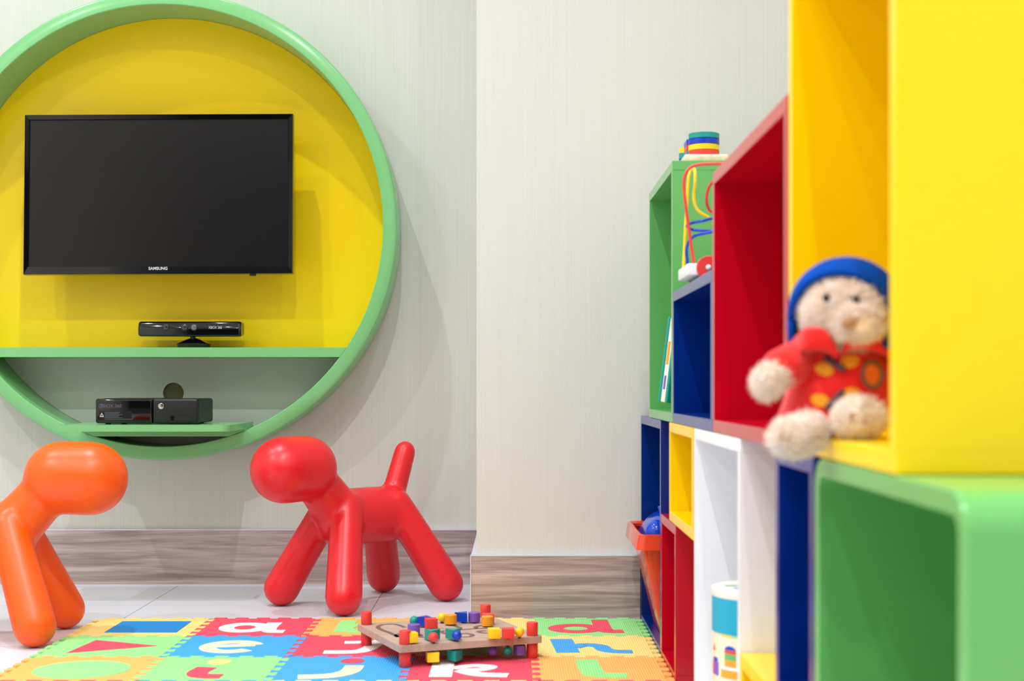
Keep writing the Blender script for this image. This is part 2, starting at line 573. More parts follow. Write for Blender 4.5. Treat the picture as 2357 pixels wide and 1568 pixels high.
# ------------------------------------------------------------------ television
def television():
    D = 4.235
    W_, H_ = 0.7617, 0.456
    c = P(364.5, 446.5, D)
    t = thing('television', 'black flat television hanging on the yellow panel', 'television', (c.x, D, c.z - H_ / 2))
    mb = MB()
    o = [(-W_ / 2, -H_ / 2), (W_ / 2, -H_ / 2), (W_ / 2, H_ / 2), (-W_ / 2, H_ / 2)]
    b_ = 0.0145
    tilt = Matrix.Translation(c) @ Matrix.Rotation(R(-2.5), 4, 'X') @ Matrix.Rotation(R(-0.25), 4, 'Y')
    # bezel as a frame with sloped lip
    i_ = [(-W_ / 2 + b_, -H_ / 2 + b_ + 0.0085), (W_ / 2 - b_ * 1.0, -H_ / 2 + b_ + 0.0085), (W_ / 2 - b_, H_ / 2 - b_ * 1.05), (-W_ / 2 + b_, H_ / 2 - b_ * 1.05)]
    o2 = [(x * 0.9985, z * 0.9975) for x, z in o]
    rings = []
    for ring, y in ((o, 0.028), (o, 0.003), (o2, 0.0), ([(x * 1.006 - 0, z * 1.008) for x, z in i_], 0.001), (i_, 0.006)):
        rings.append([Vector((x, y, z)) for x, z in ring])
    mb.grid(rings, True, False)
    bez = mb.build('bezel', M['tvblack'], t)
    bez.data.transform(tilt)
    s = MB().box((i_[0][0], 0.0055, i_[0][1]), (i_[1][0], 0.008, i_[2][1])).build('screen', M['screen'], t)
    s.data.transform(tilt)
    bk = MB().box((-W_ / 2 + 0.001, 0.0275, -H_ / 2 + 0.001), (W_ / 2 - 0.001, 0.034, H_ / 2 - 0.001)).box((-0.26, 0.033, -0.15), (0.26, 0.062, 0.13), 0.01).build('rear_shell', M['black'], t)
    bk.data.transform(tilt)
    br = MB().box((-0.1, 0.06, -0.1), (0.1, YPN - D - 0.0005, 0.1)).build('wall_bracket', M['black'], t)
    br.data.transform(Matrix.Translation(c))
    px = W_ / 618
    lettering('SAMSUNG', 0.0118, tilt @ Matrix.Translation((0.4 * px, -0.0002, -H_ / 2 + 0.0155)) @ FACE_CAM, M['silver'], t, bold=0.0003, ext=0.0002)
    k = MB().lathe([(0.0085, 0), (0.0095, 0.004), (0.0095, 0.008), (0.004, 0.0085)], (0, 0, 0), 24, Matrix.Rotation(pi, 3, 'X')).build('control_button', M['black'], t, smooth=True)
    k.data.transform(tilt @ Matrix.Translation((216 * px, 0.014, -H_ / 2 + 0.004)))
television()

# ------------------------------------------------------------------ motion sensor bar on the shelf
def sensor():
    D = 4.262
    cx = P(436, 757, D).x
    zb = Z1
    t = thing('sensor_bar', 'glossy black camera sensor bar on a small foot on the green shelf', 'sensor', (cx, D + 0.02, zb))
    px = D / F
    z0, z1 = P(0, 773, D).z, P(0, 740, D).z
    hw = 118.5 * px
    # body: rounded trapezoid section along x
    prof = [(0.000, 0.06), (0.0, 0.5), (0.004, 0.85), (0.010, 1.0), (0.05, 1.0), (0.056, 0.9), (0.056, 0.1), (0.045, 0.0), (0.012, -0.06), (0.003, -0.02)]
    rings = []
    for sx, sh in ((-1, 0.86), (-0.975, 0.97), (-0.95, 1), (0.95, 1), (0.975, 0.97), (1, 0.86)):
        rings.append([Vector((cx + sx * hw, D + 0.028 + (y - 0.028) * sh, (z0 + z1) / 2 + (z0 + v * (z1 - z0) - (z0 + z1) / 2) * sh)) for y, v in prof])
    MB().grid(rings).build('body', M['gloss'], t, auto=30)
    for x, y, m in ((382, 754, 'lens'), (424.5, 754, 'lens'), (446.5, 754, 'lens2')):
        p = P(x, y, D)
        ln = MB().lathe([(8.2 * px, 0.0), (8.2 * px, 0.0008), (7.3 * px, 0.0014), (0, 0.0014)], (p.x, D - 0.0002, p.z), 24, MY).build('camera_lens', M['black'], t, auto=30)
        MB().sphere((p.x, D - 0.0012, p.z), (6.2 * px, 0.0016, 6.2 * px), 20).build('lens_glass', M[m], ln, smooth=True)
    p = P(495.5, 754.3, D)
    lettering('XBOX 360', 0.0088, Matrix.Translation((p.x, D - 0.0002, p.z)) @ Matrix.Diagonal((0.95, 1, 1.2, 1)) @ FACE_CAM, M['silver'], t, ext=0.0002)
    bx = P(439.5, 0, D).x
    bz = z0 - zb
    MB().lathe([(0.0075, 0), (0.0075, 0.02)], (bx, D + 0.026, z0 - 0.014), 20).build('neck', M['black'], t, smooth=True)
    # foot: sloped plinth
    rings = []
    for wx, wy, z in ((0.0435, 0.034, 0), (0.0465, 0.036, 0.012), (0.0455, 0.035, 0.0135), (0.026, 0.022, 0.0225), (0.010, 0.010, 0.0285)):
        ring = []
        for k in range(28):
            a = 2 * pi * k / 28
            e = 0.55
            ring.append(Vector((bx + wx * math.copysign(abs(cos(a)) ** e, cos(a)), D + 0.028 + 0.012 + wy * math.copysign(abs(sin(a)) ** e, sin(a)), zb + 0.0005 + z)))
        rings.append(ring)
    MB().grid(rings).build('foot', M['gloss'], t, auto=25)
sensor()

# ------------------------------------------------------------------ games console on the tray
def console():
    D = 4.035
    px = D / F
    a = P(219, 977, D); b = P(455.5, 977, D)
    z0 = TZ1 + 0.003
    z1 = z0 + 0.0665
    dp = 0.205
    t = thing('games_console', 'black games console lying on the green tray', 'console', ((a.x + b.x) / 2, D + dp / 2, TZ1))
    xs = P(351, 0, D).x
    bd = 0.0065
    MB().box((xs + 0.0002, D, z0), (b.x, D + dp, z1), bd, 4).build('body', M['black'], t, auto=35)
    MB().box((a.x, D, z0), (xs - 0.0002, D + dp, z1), bd, 4).build('gloss_front', M['gloss'], t, auto=35)
    MB().box((b.x - 0.001, D + 0.012, z0 + 0.006), (b.x + 0.0008, D + dp - 0.012, z1 - 0.006), 0.0008, 1).build('side_vent', M['vent'], t)
    MB().box((a.x + 0.02, D + 0.012, z1 - 0.001), (xs - 0.01, D + dp - 0.02, z1 + 0.0008)).build('top_vent', M['black'], t)
    p = P(371, 935, D)
    pw = MB().lathe([(7.0 * px, 0.0), (7.0 * px, 0.001), (6.2 * px, 0.0018), (0, 0.0022)], (p.x, D - 0.0004, p.z), 24, MY).build('power_button', M['chrome'], t, auto=30)
    MB().lathe([(8.6 * px, 0), (8.6 * px, 0.0006), (7.2 * px, 0.0007)], (p.x, D - 0.0002, p.z), 24, MY, caps=False).build('button_ring', M['gloss'], pw)
    # small memory door outline
    q0, q1 = P(383, 969, D), P(440, 957, D)
    MB().box((q0.x, D - 0.0004, q0.z), (q1.x, D + 0.002, q1.z), 0.0004, 1).build('memory_door', M['gloss'], t)
    MB().box((q0.x + 0.0005, D - 0.0008, q0.z + 0.0006), (P(392, 0, D).x, D + 0.001, q1.z - 0.0006)).box((P(401, 0, D).x, D - 0.0008, q0.z + 0.0006), (q1.x - 0.0005, D + 0.001, q1.z - 0.0006)).build('door_panel', M['black'], t)
    # printed mark, lettering and warning label
    p = P(255.5, 935, D)
    lettering('XBOX 360', 0.0125, Matrix.Translation((p.x, D - 0.0003, p.z)) @ FACE_CAM, M['dimprint'], t, ext=0.0002)
    p = P(233, 935, D)
    lg = MB().lathe([(5.6 * px, 0.0), (5.6 * px, 0.0005), (4.7 * px, 0.0005), (4.7 * px, 0)], (p.x, D - 0.0002, p.z), 24, MY, caps=False)
    for s in (-1, 1):
        lg.tube([(p.x + s * 3.6 * px, D - 0.0003, p.z - 3.4 * px), (p.x + s * 0.9 * px, D - 0.0003, p.z - 0.2 * px), (p.x + s * 2.2 * px, D - 0.0003, p.z + 4.2 * px)], 0.5 * px, 6)
    lg.build('emblem', M['dimprint'], t)
    lb = MB().box(P(229, 964, D) + Vector((0, -0.0004, 0)), P(303, 947, D) + Vector((0, 0.002, 0))).build('warning_label', M['gloss'], t)
    c = P(234.3, 955.5, D)
    tri = lambda s: [(c.x + s * 5.2 * px * k, D - 0.0008, c.z + s * v * px) for k, v in ((-1, -4.2), (1, -4.2), (0, 5.4))]
    MB().prism([tri(1), tri(0.62)], (0, 0.0004, 0)).box((c.x - 0.4 * px, D - 0.0008, c.z - 1.8 * px), (c.x + 0.4 * px, D - 0.0004, c.z + 2.0 * px)).build('warning_triangle', M['silver'], lb)
    mb = MB()
    random.seed(4)
    for k in range(6):
        y = 949.5 + k * 2.45
        e = 241 + random.uniform(30, 57)
        mb.box(P(241, y + 0.5, D) + Vector((0, -0.0007, 0)), P(e, y - 0.4, D) + Vector((0, -0.0004, 0)))
    mb.build('warning_print', M['dimprint'], lb)
    for sx in (a.x + 0.03, b.x - 0.03):
        for sy in (D + 0.02, D + dp - 0.02):
            MB().lathe([(0.008, 0), (0.008, 0.0036)], (sx, sy, TZ1 + 0.0001), 12).build('rubber_foot', M['black'], t)
console()

# ------------------------------------------------------------------ moulded toy dogs
def dog_parts(mb):
    mb.capsule((-0.065, 0, 0.238), (0.075, 0, 0.238), 0.0765)
    mb.capsule((0.272, 0, 0.371), (0.205, 0, 0.373), 0.0865, 0.0855)
    mb.capsule((0.195, 0, 0.368), (0.085, 0, 0.262), 0.056, 0.05)
    mb.capsule((0.175, 0, 0.345), (0.085, 0, 0.245), 0.056, 0.064)
    for su, sv in ((1, 1), (1, -1), (-1, 1), (-1, -1)):
        mb.capsule((0.18 * su, 0.128 * sv, 0.0485), ((0.092 if su > 0 else 0.078) * su, 0.036 * sv, 0.268), 0.0485, 0.043)
    mb.capsule((-0.088, 0, 0.25), (-0.146, 0, 0.406), 0.034, 0.030)


dog_me = organic(dog_parts, 0.0055, 28)


def dog(name, m, label, x, y, rz):
    me = dog_me.copy()
    o = link(name, me, m)
    o.location = (x, y, 0)
    o.rotation_euler = (0, 0, rz)
    zmin = min(v.co.z for v in me.vertices)
    o.location.z = -zmin + 0.0005
    tag(o, label, 'toy dog', 'moulded plastic toy dogs')


dog('toy_dog', M['dogred'], 'red moulded plastic toy dog standing in front of the skirting', -0.400, 4.017, math.atan2(-0.724, -0.69))
dog('toy_dog', M['dogorange'], 'orange moulded plastic toy dog cut off by the left edge', -1.2555, 3.465, R(2))

# ------------------------------------------------------------------ coloured box shelf
XS = 0.3155
BX = 0.705
TH = 0.0195


def shelf_box(c, Dn, Df, z0, z1, label, rounded=False):
    m = M['b_' + c]
    t = thing('shelf_box', label, 'shelf box', ((XS + BX) / 2, (Dn + Df) / 2, z0), 'stacked coloured shelf boxes')
    g = 0.0006
    Dn += g; Df -= g; z1 -= g
    e = 0.0012
    if not rounded:
        MB().box((XS, Dn, z1 - TH), (BX, Df, z1), e, 2).build('top_panel', m, t)
        MB().box((XS, Dn, z0), (BX, Df, z0 + TH), e, 2).build('bottom_panel', m, t)
        MB().box((XS, Dn, z0 + TH), (BX, Dn + TH, z1 - TH), 0).build('side_panel', m, t)
        MB().box((XS, Df - TH, z0 + TH), (BX, Df, z1 - TH), 0).build('side_panel', m, t)
    else:
        def ring(o, r):
            pts = []
            for (cy, cz, a0) in ((Dn + o + r, z0 + o + r, 180), (Df - o - r, z0 + o + r, 270), (Df - o - r, z1 - o - r, 0), (Dn + o + r, z1 - o - r, 90)):
                for k in range(9):
                    a = R(a0 + 90 * k / 8)
                    pts.append((cy + r * cos(a), cz + r * sin(a)))
            return pts
        ro, ri = ring(0, 0.034), ring(TH, 0.0145)
        o1 = ring(0.0022, 0.032); i1 = ring(TH - 0.0015, 0.016)
        MB().grid([[(BX, y, z) for y, z in ri], [(BX, y, z) for y, z in ro], [(XS + 0.0025, y, z) for y, z in ro], [(XS, y, z) for y, z in o1], [(XS, y, z) for y, z in i1], [(XS + 0.0015, y, z) for y, z in ri], [(BX, y, z) for y, z in ri]], True, False).build('bent_frame', m, t, auto=30)
    MB().box((BX - 0.012, Dn + TH * 0.9, z0 + TH * 0.9), (BX - 0.001, Df - TH * 0.9, z1 - TH * 0.9)).build('back_panel', m, t)
    return t


ZM = 0.5116
shelf_box('blue', 3.2015, 3.704, 0.0005, ZM, 'tall dark blue shelf box in the corner holding the red bin')
shelf_box('red', 2.91, 3.2, 0.0005, 0.312, 'low red shelf box on the floor beside the red bin')
shelf_box('yellow', 2.628, 3.03, 0.3125, ZM, 'small yellow shelf box sitting on the low red box')
shelf_box('white', 2.083, 2.613, 0.0005, ZM, 'white shelf box holding the round block tub')
shelf_box('yellow', 1.573, 2.082, 0.0005, 0.2135, 'low yellow shelf box at the floor next to the white box')
shelf_box('blue', 1.573, 1.80, 0.2140, ZM, 'narrow dark blue shelf box below the teddy bear foot')
shelf_box('green', 1.042, 1.568, 0.0005, ZM, 'nearest green shelf box with rounded corners at lower right', True)
shelf_box('green', 2.968, 3.479, ZM, 1.033, 'tall green shelf box with the ring stacker on top')
shelf_box('blue', 2.372, 2.967, ZM, 0.771, 'low dark blue shelf box under the bead maze')
shelf_box('red', 1.723, 2.37, ZM, 0.9226, 'red shelf box between the bead maze and the yellow box')
shelf_box('yellow', 1.233, 1.714, ZM, 1.10, 'tall yellow shelf box with the teddy bear sitting in it')

# ------------------------------------------------------------------ foam puzzle mat
TP = 0.262
MX0, MY0 = 0.2985 - 5 * TP, 3.683
MT = 0.0105
TAB = 0.0165


def edge(n=5):
    """tab outline along t in 0..1: (t, offset) with dovetail tabs"""
    out = []
    for k in range(n):
        a = (k + 0.22) / n; b = (k + 0.78) / n
        fl_ = 0.045 / n * 2
        out += [(a + fl_, 0), (a - fl_ * 0.4, 0.62), (a + fl_ * 0.2, 1), (b - fl_ * 0.2, 1), (b + fl_ * 0.4, 0.62), (b - fl_, 0)]
    return out


def stroke(mb, pts, w_, z0, h, to, n=6, taper=None):
    """thick flat stroke as closed strip; to(x,y) maps tile units to room"""
    pts = [Vector((p[0], p[1], 0)) for p in pts]
    if len(pts) > 2:
        pts = catmull(pts, n)
    Lp, Rp = [], []
    for i, p in enumerate(pts):
        d = (pts[min(i + 1, len(pts) - 1)] - pts[max(i - 1, 0)]).normalized()
        nn = Vector((-d.y, d.x, 0))
        ww = w_ / 2
        if taper:
            ww *= taper[0] + (taper[1] - taper[0]) * i / (len(pts) - 1)
        Lp.append(p + nn * ww); Rp.append(p - nn * ww)
    rings = []
    for a, b in zip(Lp, Rp):
        A, B = to(a.x, a.y), to(b.x, b.y)
        rings.append([(A[0], A[1], z0), (B[0], B[1], z0), (B[0], B[1], z0 + h), (A[0], A[1], z0 + h)])
    mb.grid(rings)


def ell(cx, cy, rx, ry, a0=0, a1=360, n=20):
    return [(cx + rx * cos(R(a0 + (a1 - a0) * k / n)), cy + ry * sin(R(a0 + (a1 - a0) * k / n))) for k in range(n + 1)]


W0 = 0.138
LET = {
    'a': [(ell(0.43, 0.47, 0.165, 0.20, 0, 360), W0), ([(0.66, 0.74), (0.655, 0.45), (0.69, 0.27), (0.82, 0.25)], W0)],
    'b': [([(0.33, 0.86), (0.33, 0.22)], W0 * 1.1), (ell(0.52, 0.42, 0.17, 0.19, 0, 360), W0)],
    'c': [(ell(0.52, 0.48, 0.2, 0.22, 40, 320), W0)],
    'd': [(ell(0.42, 0.42, 0.18, 0.18, 0, 360), W0), ([(0.66, 0.90), (0.67, 0.45), (0.70, 0.27), (0.84, 0.26)], W0 * 1.1)],
    'e': [([(0.33, 0.49), (0.68, 0.56)], W0 * 0.8), (ell(0.5, 0.47, 0.2, 0.23, 25, 320), W0)],
    'f': [([(0.92, 0.86), (0.78, 0.85), (0.70, 0.68), (0.66, 0.40), (0.56, 0.24), (0.30, 0.22)], W0), ([(0.42, 0.68), (0.92, 0.70)], W0 * 0.8)],
    'g': [(ell(0.46, 0.6, 0.17, 0.17, 0, 360), W0), ([(0.66, 0.78), (0.67, 0.4), (0.55, 0.18), (0.3, 0.2)], W0)],
    'h': [([(0.27, 0.85), (0.31, 0.2)], W0 * 1.4), ([(0.36, 0.45), (0.46, 0.56), (0.58, 0.5), (0.62, 0.33), (0.70, 0.25), (0.84, 0.24)], W0)],
    'i': [([(0.48, 0.56), (0.45, 0.35), (0.5, 0.22), (0.66, 0.2)], W0 * 1.15)],
    'j': [([(0.62, 0.63), (0.60, 0.38), (0.48, 0.22), (0.24, 0.17)], W0 * 1.1)],
    'k': [([(0.31, 0.87), (0.31, 0.18)], W0 * 1.25), ([(0.40, 0.50), (0.54, 0.62), (0.68, 0.58), (0.62, 0.47), (0.44, 0.43)], W0 * 0.8), ([(0.46, 0.43), (0.60, 0.27), (0.82, 0.23)], W0)],
    'l': [([(0.44, 0.88), (0.46, 0.45), (0.50, 0.26), (0.72, 0.22)], W0 * 1.3)],
}
GRID = [
    [('yellow', 'square', 'shapeblue'), ('red', 'a', 'white'), ('orange', 'b', 'green'), ('yellow', 'c', 'red'), ('green', 'd', 'red')],
    [('green', 'triangle', 'red'), ('blue', 'e', 'cream'), ('red', 'f', 'white'), ('orange', 'g', 'green'), ('yellow', 'h', 'blue')],
    [('orange', 'circle', 'green'), ('green', 'i', 'red'), ('blue', 'j', 'cream'), ('red', 'k', 'white'), ('orange', 'l', 'green')],
    [('red', None, None), ('blue', None, None), ('yellow', None, None), ('green', None, None), ('red', None, None)],
]
E_ = edge()
PLACE = {'red': 'pinkish red'}
for r in range(4):
    for c in range(5):
        fc, sym, sc_ = GRID[r][c]
        x0, y1 = MX0 + c * TP, MY0 - r * TP
        y0 = y1 - TP
        k = TAB
        far = [(x0 + t * TP, y1 + o * k) for t, o in E_]
        near = [(x0 + t * TP, y0 + o * k) for t, o in E_]
        sgn = -1 if c == 0 else 1
        left = [(x0 + o * k * sgn, y0 + t * TP) for t, o in E_]
        right = [(x0 + TP + o * k, y0 + t * TP) for t, o in E_]
        poly = [(x0, y0)] + near + [(x0 + TP, y0)] + right + [(x0 + TP, y1)] + far[::-1] + [(x0, y1)] + left[::-1]
        cx, cy = x0 + TP / 2, y0 + TP / 2
        poly = [(cx + (x - cx) * 0.997, cy + (y - cy) * 0.997, 0.0004) for x, y in poly]
        nm = PLACE.get(fc, fc)
        if sym is None:
            lab = '%s foam puzzle tile at the bottom edge, %s in its row' % (nm, ['leftmost', 'second from left', 'third from left', 'fourth from left', 'rightmost'][c])
        elif len(sym) == 1:
            lab = '%s foam puzzle tile with a %s letter %s' % (nm, {'shapeblue': 'blue', 'red': 'red'}.get(sc_, sc_), sym)
        else:
            lab = '%s foam puzzle tile with a %s %s inlay' % (nm, {'shapeblue': 'blue'}.get(sc_, sc_), sym)
        t = thing('foam_tile', lab, 'mat tile', (cx, cy, 0.0004), 'interlocking foam mat tiles')
        MB().prism([poly], (0, 0, MT)).build('tile_body', M['f_' + fc], t)
        if sym is None:
            continue
        to = lambda u, v: (x0 + u * TP, y0 + v * TP)
        zt = MT - 0.002
        hh = 0.0034
        mb = MB()
        if sym == 'square':
            mb.prism([[to(u, v) + (zt,) for u, v in ((0.23, 0.2), (0.87, 0.2), (0.87, 0.82), (0.23, 0.82))]], (0, 0, hh))
        elif sym == 'triangle':
            mb.prism([[to(u, v) + (zt,) for u, v in ((0.2, 0.18), (0.86, 0.52), (0.27, 0.80))]], (0, 0, hh))
        elif sym == 'circle':
            mb.prism([[to(u, v) + (zt,) for u, v in ell(0.53, 0.47, 0.37, 0.37)[:-1]]], (0, 0, hh))
        else:
            for q, (pts, w_) in enumerate(LET[sym]):
                stroke(mb, pts, w_, zt, hh + 0.0003 * q, to)
        mb.build('shape_inlay' if len(sym) > 1 else 'letter_inlay', M['f_' + sc_], t)
        if sym in 'ij':
            cxx, cyy = (0.53, 0.79) if sym == 'i' else (0.58, 0.83)
            MB().prism([[to(u, v) + (zt,) for u, v in ell(cxx, cyy, 0.095, 0.11)[:-1]]], (0, 0, hh)).build('letter_dot', M['f_yellow' if sym == 'i' else 'f_red'], t)

# ------------------------------------------------------------------ wooden bead track table
MZ = 0.0004 + MT + 0.0006
def bead_table():
    f_, l_, rr_ = Vector((-0.2215, 3.048, 0)), Vector((-0.3197, 3.302, 0)), Vector((0.0394, 3.155, 0))
    u = (rr_ - f_).normalized(); v = Vector((-u.y, u.x, 0))
    LU, LV = (rr_ - f_).length, (l_ - f_).length
    t = thing('bead_track_toy', 'low square wooden toy table with sliding coloured beads and red legs', 'toy', (f_ + u * LU / 2 + v * LV / 2) + Vector((0, 0, MZ)))
    zb0, zb1 = 0.0433, 0.0574
    mg = 0.0165
    pts = []
    for (a, b, a0) in ((-mg, -mg, 180), (LU + mg, -mg, 270), (LU + mg, LV + mg, 0), (-mg, LV + mg, 90)):
        rad = 0.006
        ca, cb = a + (rad if a < 0 else -rad), b + (rad if b < 0 else -rad)
        for k in range(5):
            an = R(a0 + 90 * k / 4)
            pts.append(f_ + u * (ca + rad * cos(an)) + v * (cb + rad * sin(an)) + Vector((0, 0, zb0)))
    MB().prism([pts], (0, 0, zb1 - zb0)).build('board', M['board'], t)
    for a, b in ((0, 0), (LU, 0), (0, LV), (LU, LV)):
        p = f_ + u * a + v * b
        for z0, z1 in ((MZ, zb0), (zb1, 0.0858)):
            lo = z0 == MZ
            MB().lathe([(0.0112, 0), (0.012, 0.001), (0.012, z1 - z0 - 0.001), (0.0112, z1 - z0)], (p.x, p.y, z0), 24).build('leg' if lo else 'corner_post', M['t_red'], t, auto=40)
    Z = lambda X, Y: Pz(820 + X / 5.357, 1370 + Y / 5.357, zb1)
    G = [[(600, 400), (480, 362), (330, 366), (270, 392), (300, 425), (420, 470), (520, 520)],
         [(520, 520), (500, 490), (620, 470), (780, 490), (800, 520), (900, 525)],
         [(780, 400), (900, 395), (1000, 400)],
         [(1110, 365), (1220, 385), (1280, 410), (1230, 440), (1060, 445), (1090, 475), (1210, 495), (1330, 475), (1430, 490), (1400, 515), (1250, 520)],
         [(1560, 375), (1480, 390), (1490, 410), (1620, 412), (1780, 405)],
         [(1600, 440), (1510, 450), (1560, 468), (1700, 470)],
         [(950, 575), (900, 560), (860, 540)], [(1190, 545), (1300, 550)], [(1740, 530), (1900, 525), (2010, 505)],
         [(700, 595), (740, 560)], [(1290, 430), (1500, 412)]]
    for g in G:
        w_ = 0.0105
        P_ = catmull([Z(*q) for q in g], 8)
        mb = MB()
        rings = []
        for i, p in enumerate(P_):
            d = (P_[min(i + 1, len(P_) - 1)] - P_[max(i - 1, 0)]).normalized()
            n_ = Vector((-d.y, d.x, 0)) * w_ / 2
            rings.append([p + n_ - Vector((0, 0, 0.001)), p - n_ - Vector((0, 0, 0.001)), p - n_ + Vector((0, 0, 0.0003)), p + n_ + Vector((0, 0, 0.0003))])
        mb.grid(rings).build('groove', M['groove'], t)

    def bead(kind, X, Y, color, under=False, rot=0.2):
        h = 0.0205
        px_, py_ = 820 + X / 5.357, 1370 + Y / 5.357
        zc = (zb0 - 0.004 - h / 2) if under else (zb1 + 0.003 + h / 2)
        c = Pz(px_, py_, zc)
        mb = MB()
        Rm = Matrix.Rotation(rot, 3, 'Z')
        if kind == 's':
            mb.sphere(c, 0.0102, 20)
        elif kind == 'c':
            mb.lathe([(0.0125, -h / 2), (0.0132, -h / 2 + 0.0008), (0.0132, h / 2 - 0.0008), (0.0125, h / 2)], c, 28)
        elif kind == 'b':
            s = 0.0125
            mb.box(c - Vector((s, s, h / 2)), c + Vector((s, s, h / 2)), 0.0008, 2, Rm)
        else:
            s = 0.0185
            mb.prism([[c + Rm @ Vector((s * cos(R(a)), s * sin(R(a)), -h / 2)) for a in (30, 150, 270)]], (0, 0, h))
        b = mb.build('bead', M['t_' + color], t, auto=35)
        za, zb_ = (zc + 0.004, zb0) if under else (zb1, zc - 0.004)
        MB().lathe([(0.0035, 0), (0.0035, zb_ - za)], (c.x, c.y, za), 10).build('peg', M['peg'], b)
    for a in (('s', 714, 315, 'teal'), ('t', 850, 322, 'blue', False, 0.9), ('b', 922, 345, 'red', False, 0.25), ('c', 710, 420, 'purple'),
              ('s', 1057, 275, 'yellow'), ('c', 1165, 298, 'orange'), ('t', 1315, 270, 'blue', False, 0.6), ('c', 1455, 270, 'purple'),
              ('b', 1626, 288, 'red', False, 0.1), ('c', 1617, 318, 'orange'), ('b', 672, 520, 'yellow', False, 0.35), ('t', 935, 490, 'teal', False, 0.0),
              ('s', 950, 520, 'red'), ('t', 1197, 478, 'teal', False, 0.1), ('s', 1240, 500, 'blue'), ('b', 1700, 470, 'yellow', False, 0.15),
              ('b', 1873, 468, 'red', False, 0.08), ('s', 2012, 457, 'yellow'),
              ('b', 940, 757, 'yellow', True, 0.2), ('t', 1218, 742, 'teal', True, 2.2), ('s', 1685, 692, 'purple', True), ('s', 1868, 692, 'teal', True), ('c', 2015, 675, 'purple', True)):
        bead(*a)
bead_table()

# ------------------------------------------------------------------ red bin in the blue box
def rrect(x0, x1, y0, y1, z, r, n=5):
    out = []
    for cx, cy, a0 in ((x0 + r, y0 + r, 180), (x1 - r, y0 + r, 270), (x1 - r, y1 - r, 0), (x0 + r, y1 - r, 90)):
        for k in range(n):
            a = R(a0 + 90 * k / (n - 1))
            out.append(Vector((cx + r * cos(a), cy + r * sin(a), z)))
    return out


def bin_():
    t = thing('storage_bin', 'red orange plastic bin standing in the tall blue box', 'bin', (0.42, 3.47, 0.021))
    MB().grid([rrect(0.337, 0.50, 3.37, 3.57, 0.028, 0.012), rrect(0.289, 0.53, 3.316, 3.632, 0.232, 0.016),
               rrect(0.286, 0.533, 3.313, 3.635, 0.232, 0.016), rrect(0.334, 0.503, 3.363, 3.573, 0.0215, 0.012)], True, True).build('bin_body', M['binred'], t, auto=40)
    MB().grid([rrect(0.29, 0.53, 3.318, 3.632, 0.25, 0.015), rrect(0.282, 0.538, 3.308, 3.642, 0.2555, 0.018), rrect(0.277, 0.543, 3.303, 3.647, 0.254, 0.02),
               rrect(0.272, 0.547, 3.298, 3.650, 0.221, 0.02), rrect(0.276, 0.543, 3.302, 3.646, 0.221, 0.02), rrect(0.282, 0.536, 3.31, 3.64, 0.244, 0.017), rrect(0.29, 0.53, 3.318, 3.632, 0.244, 0.015), rrect(0.29, 0.53, 3.318, 3.632, 0.25, 0.015)], True, False).build('rim', M['binred'], t, auto=40)
    # blue toys lying in it
    d = thing('toy_scoop', 'glossy blue plastic scoop with two ribs in the red bin', 'toy', (0.41, 3.5, 0.2))
    rings = []
    for k in range(13):
        a = pi * k / 12
        rings.append([Vector((0.370 - 0.072 * cos(a), y, 0.224 + 0.068 * sin(a) * s)) for y, s in ((3.385, 0.5), (3.41, 0.8), (3.47, 0.98), (3.56, 1.0), (3.60, 0.8))])
    me = MB()
    me.grid([list(r) for r in rings], False, False)
    o = me.build('scoop_shell', M['binblue'], d, smooth=True)
    sm = o.modifiers.new('thick', 'SOLIDIFY'); sm.thickness = 0.004; sm.offset = -1
    for y in (3.475, 3.53):
        pts = [Vector((0.370 - 0.073 * cos(a), y, 0.226 + 0.070 * sin(a))) for a in [pi * (0.38 + 0.4 * k / 10) for k in range(11)]]
        MB().tube(pts, 0.009, 8).build('rib', M['binblue'], d, smooth=True)
    b = MB().sphere((0.3225, 3.352, 0.2565), 0.0275, 28).build('toy_ball', M['binblue'], None, smooth=True)
    tag(b, 'small glossy blue ball at the front of the red bin', 'ball')
bin_()

# ------------------------------------------------------------------ teal case leaning in the green box
def case():
    t = thing('play_case', 'flat teal case with pale edge leaning in the tall green box', 'case', (0.42, 3.2, 0.5318))
    z0 = ZM + TH + 0.0006
    full = Matrix.Rotation(R(7), 3, 'Y') @ Matrix.Rotation(R(32), 3, 'Z')
    piv = Vector((0.330, 3.245, z0))
    def bx(n_, x0, x1, y0, y1, za, zb, m, bev, par=t):
        return MB().box(piv + Vector((x0, y0, za)), piv + Vector((x1, y1, zb)), bev, 3, full, piv).build(n_, m, par, auto=40)
    T = 0.034
    zl = 0.0002
    bx('cover', 0, 0.13, 0, 0.009, 0.0165, 0.205, M['case_teal'], 0.004)
    e = bx('edge_band', 0.002, 0.128, 0.0085, T - 0.0085, 0.0165, 0.203, M['case_white'], 0.003)
    bx('cover', 0, 0.13, T - 0.009, T, 0.0165, 0.205, M['case_teal'], 0.004)
    bx('edge_print', 0.0014, 0.01, 0.013, T - 0.013, 0.10, 0.15, M['t_orange'], 0, e)
    bx('edge_print', 0.0014, 0.01, 0.014, T - 0.014, 0.045, 0.075, M['t_purple'], 0, e)
case()

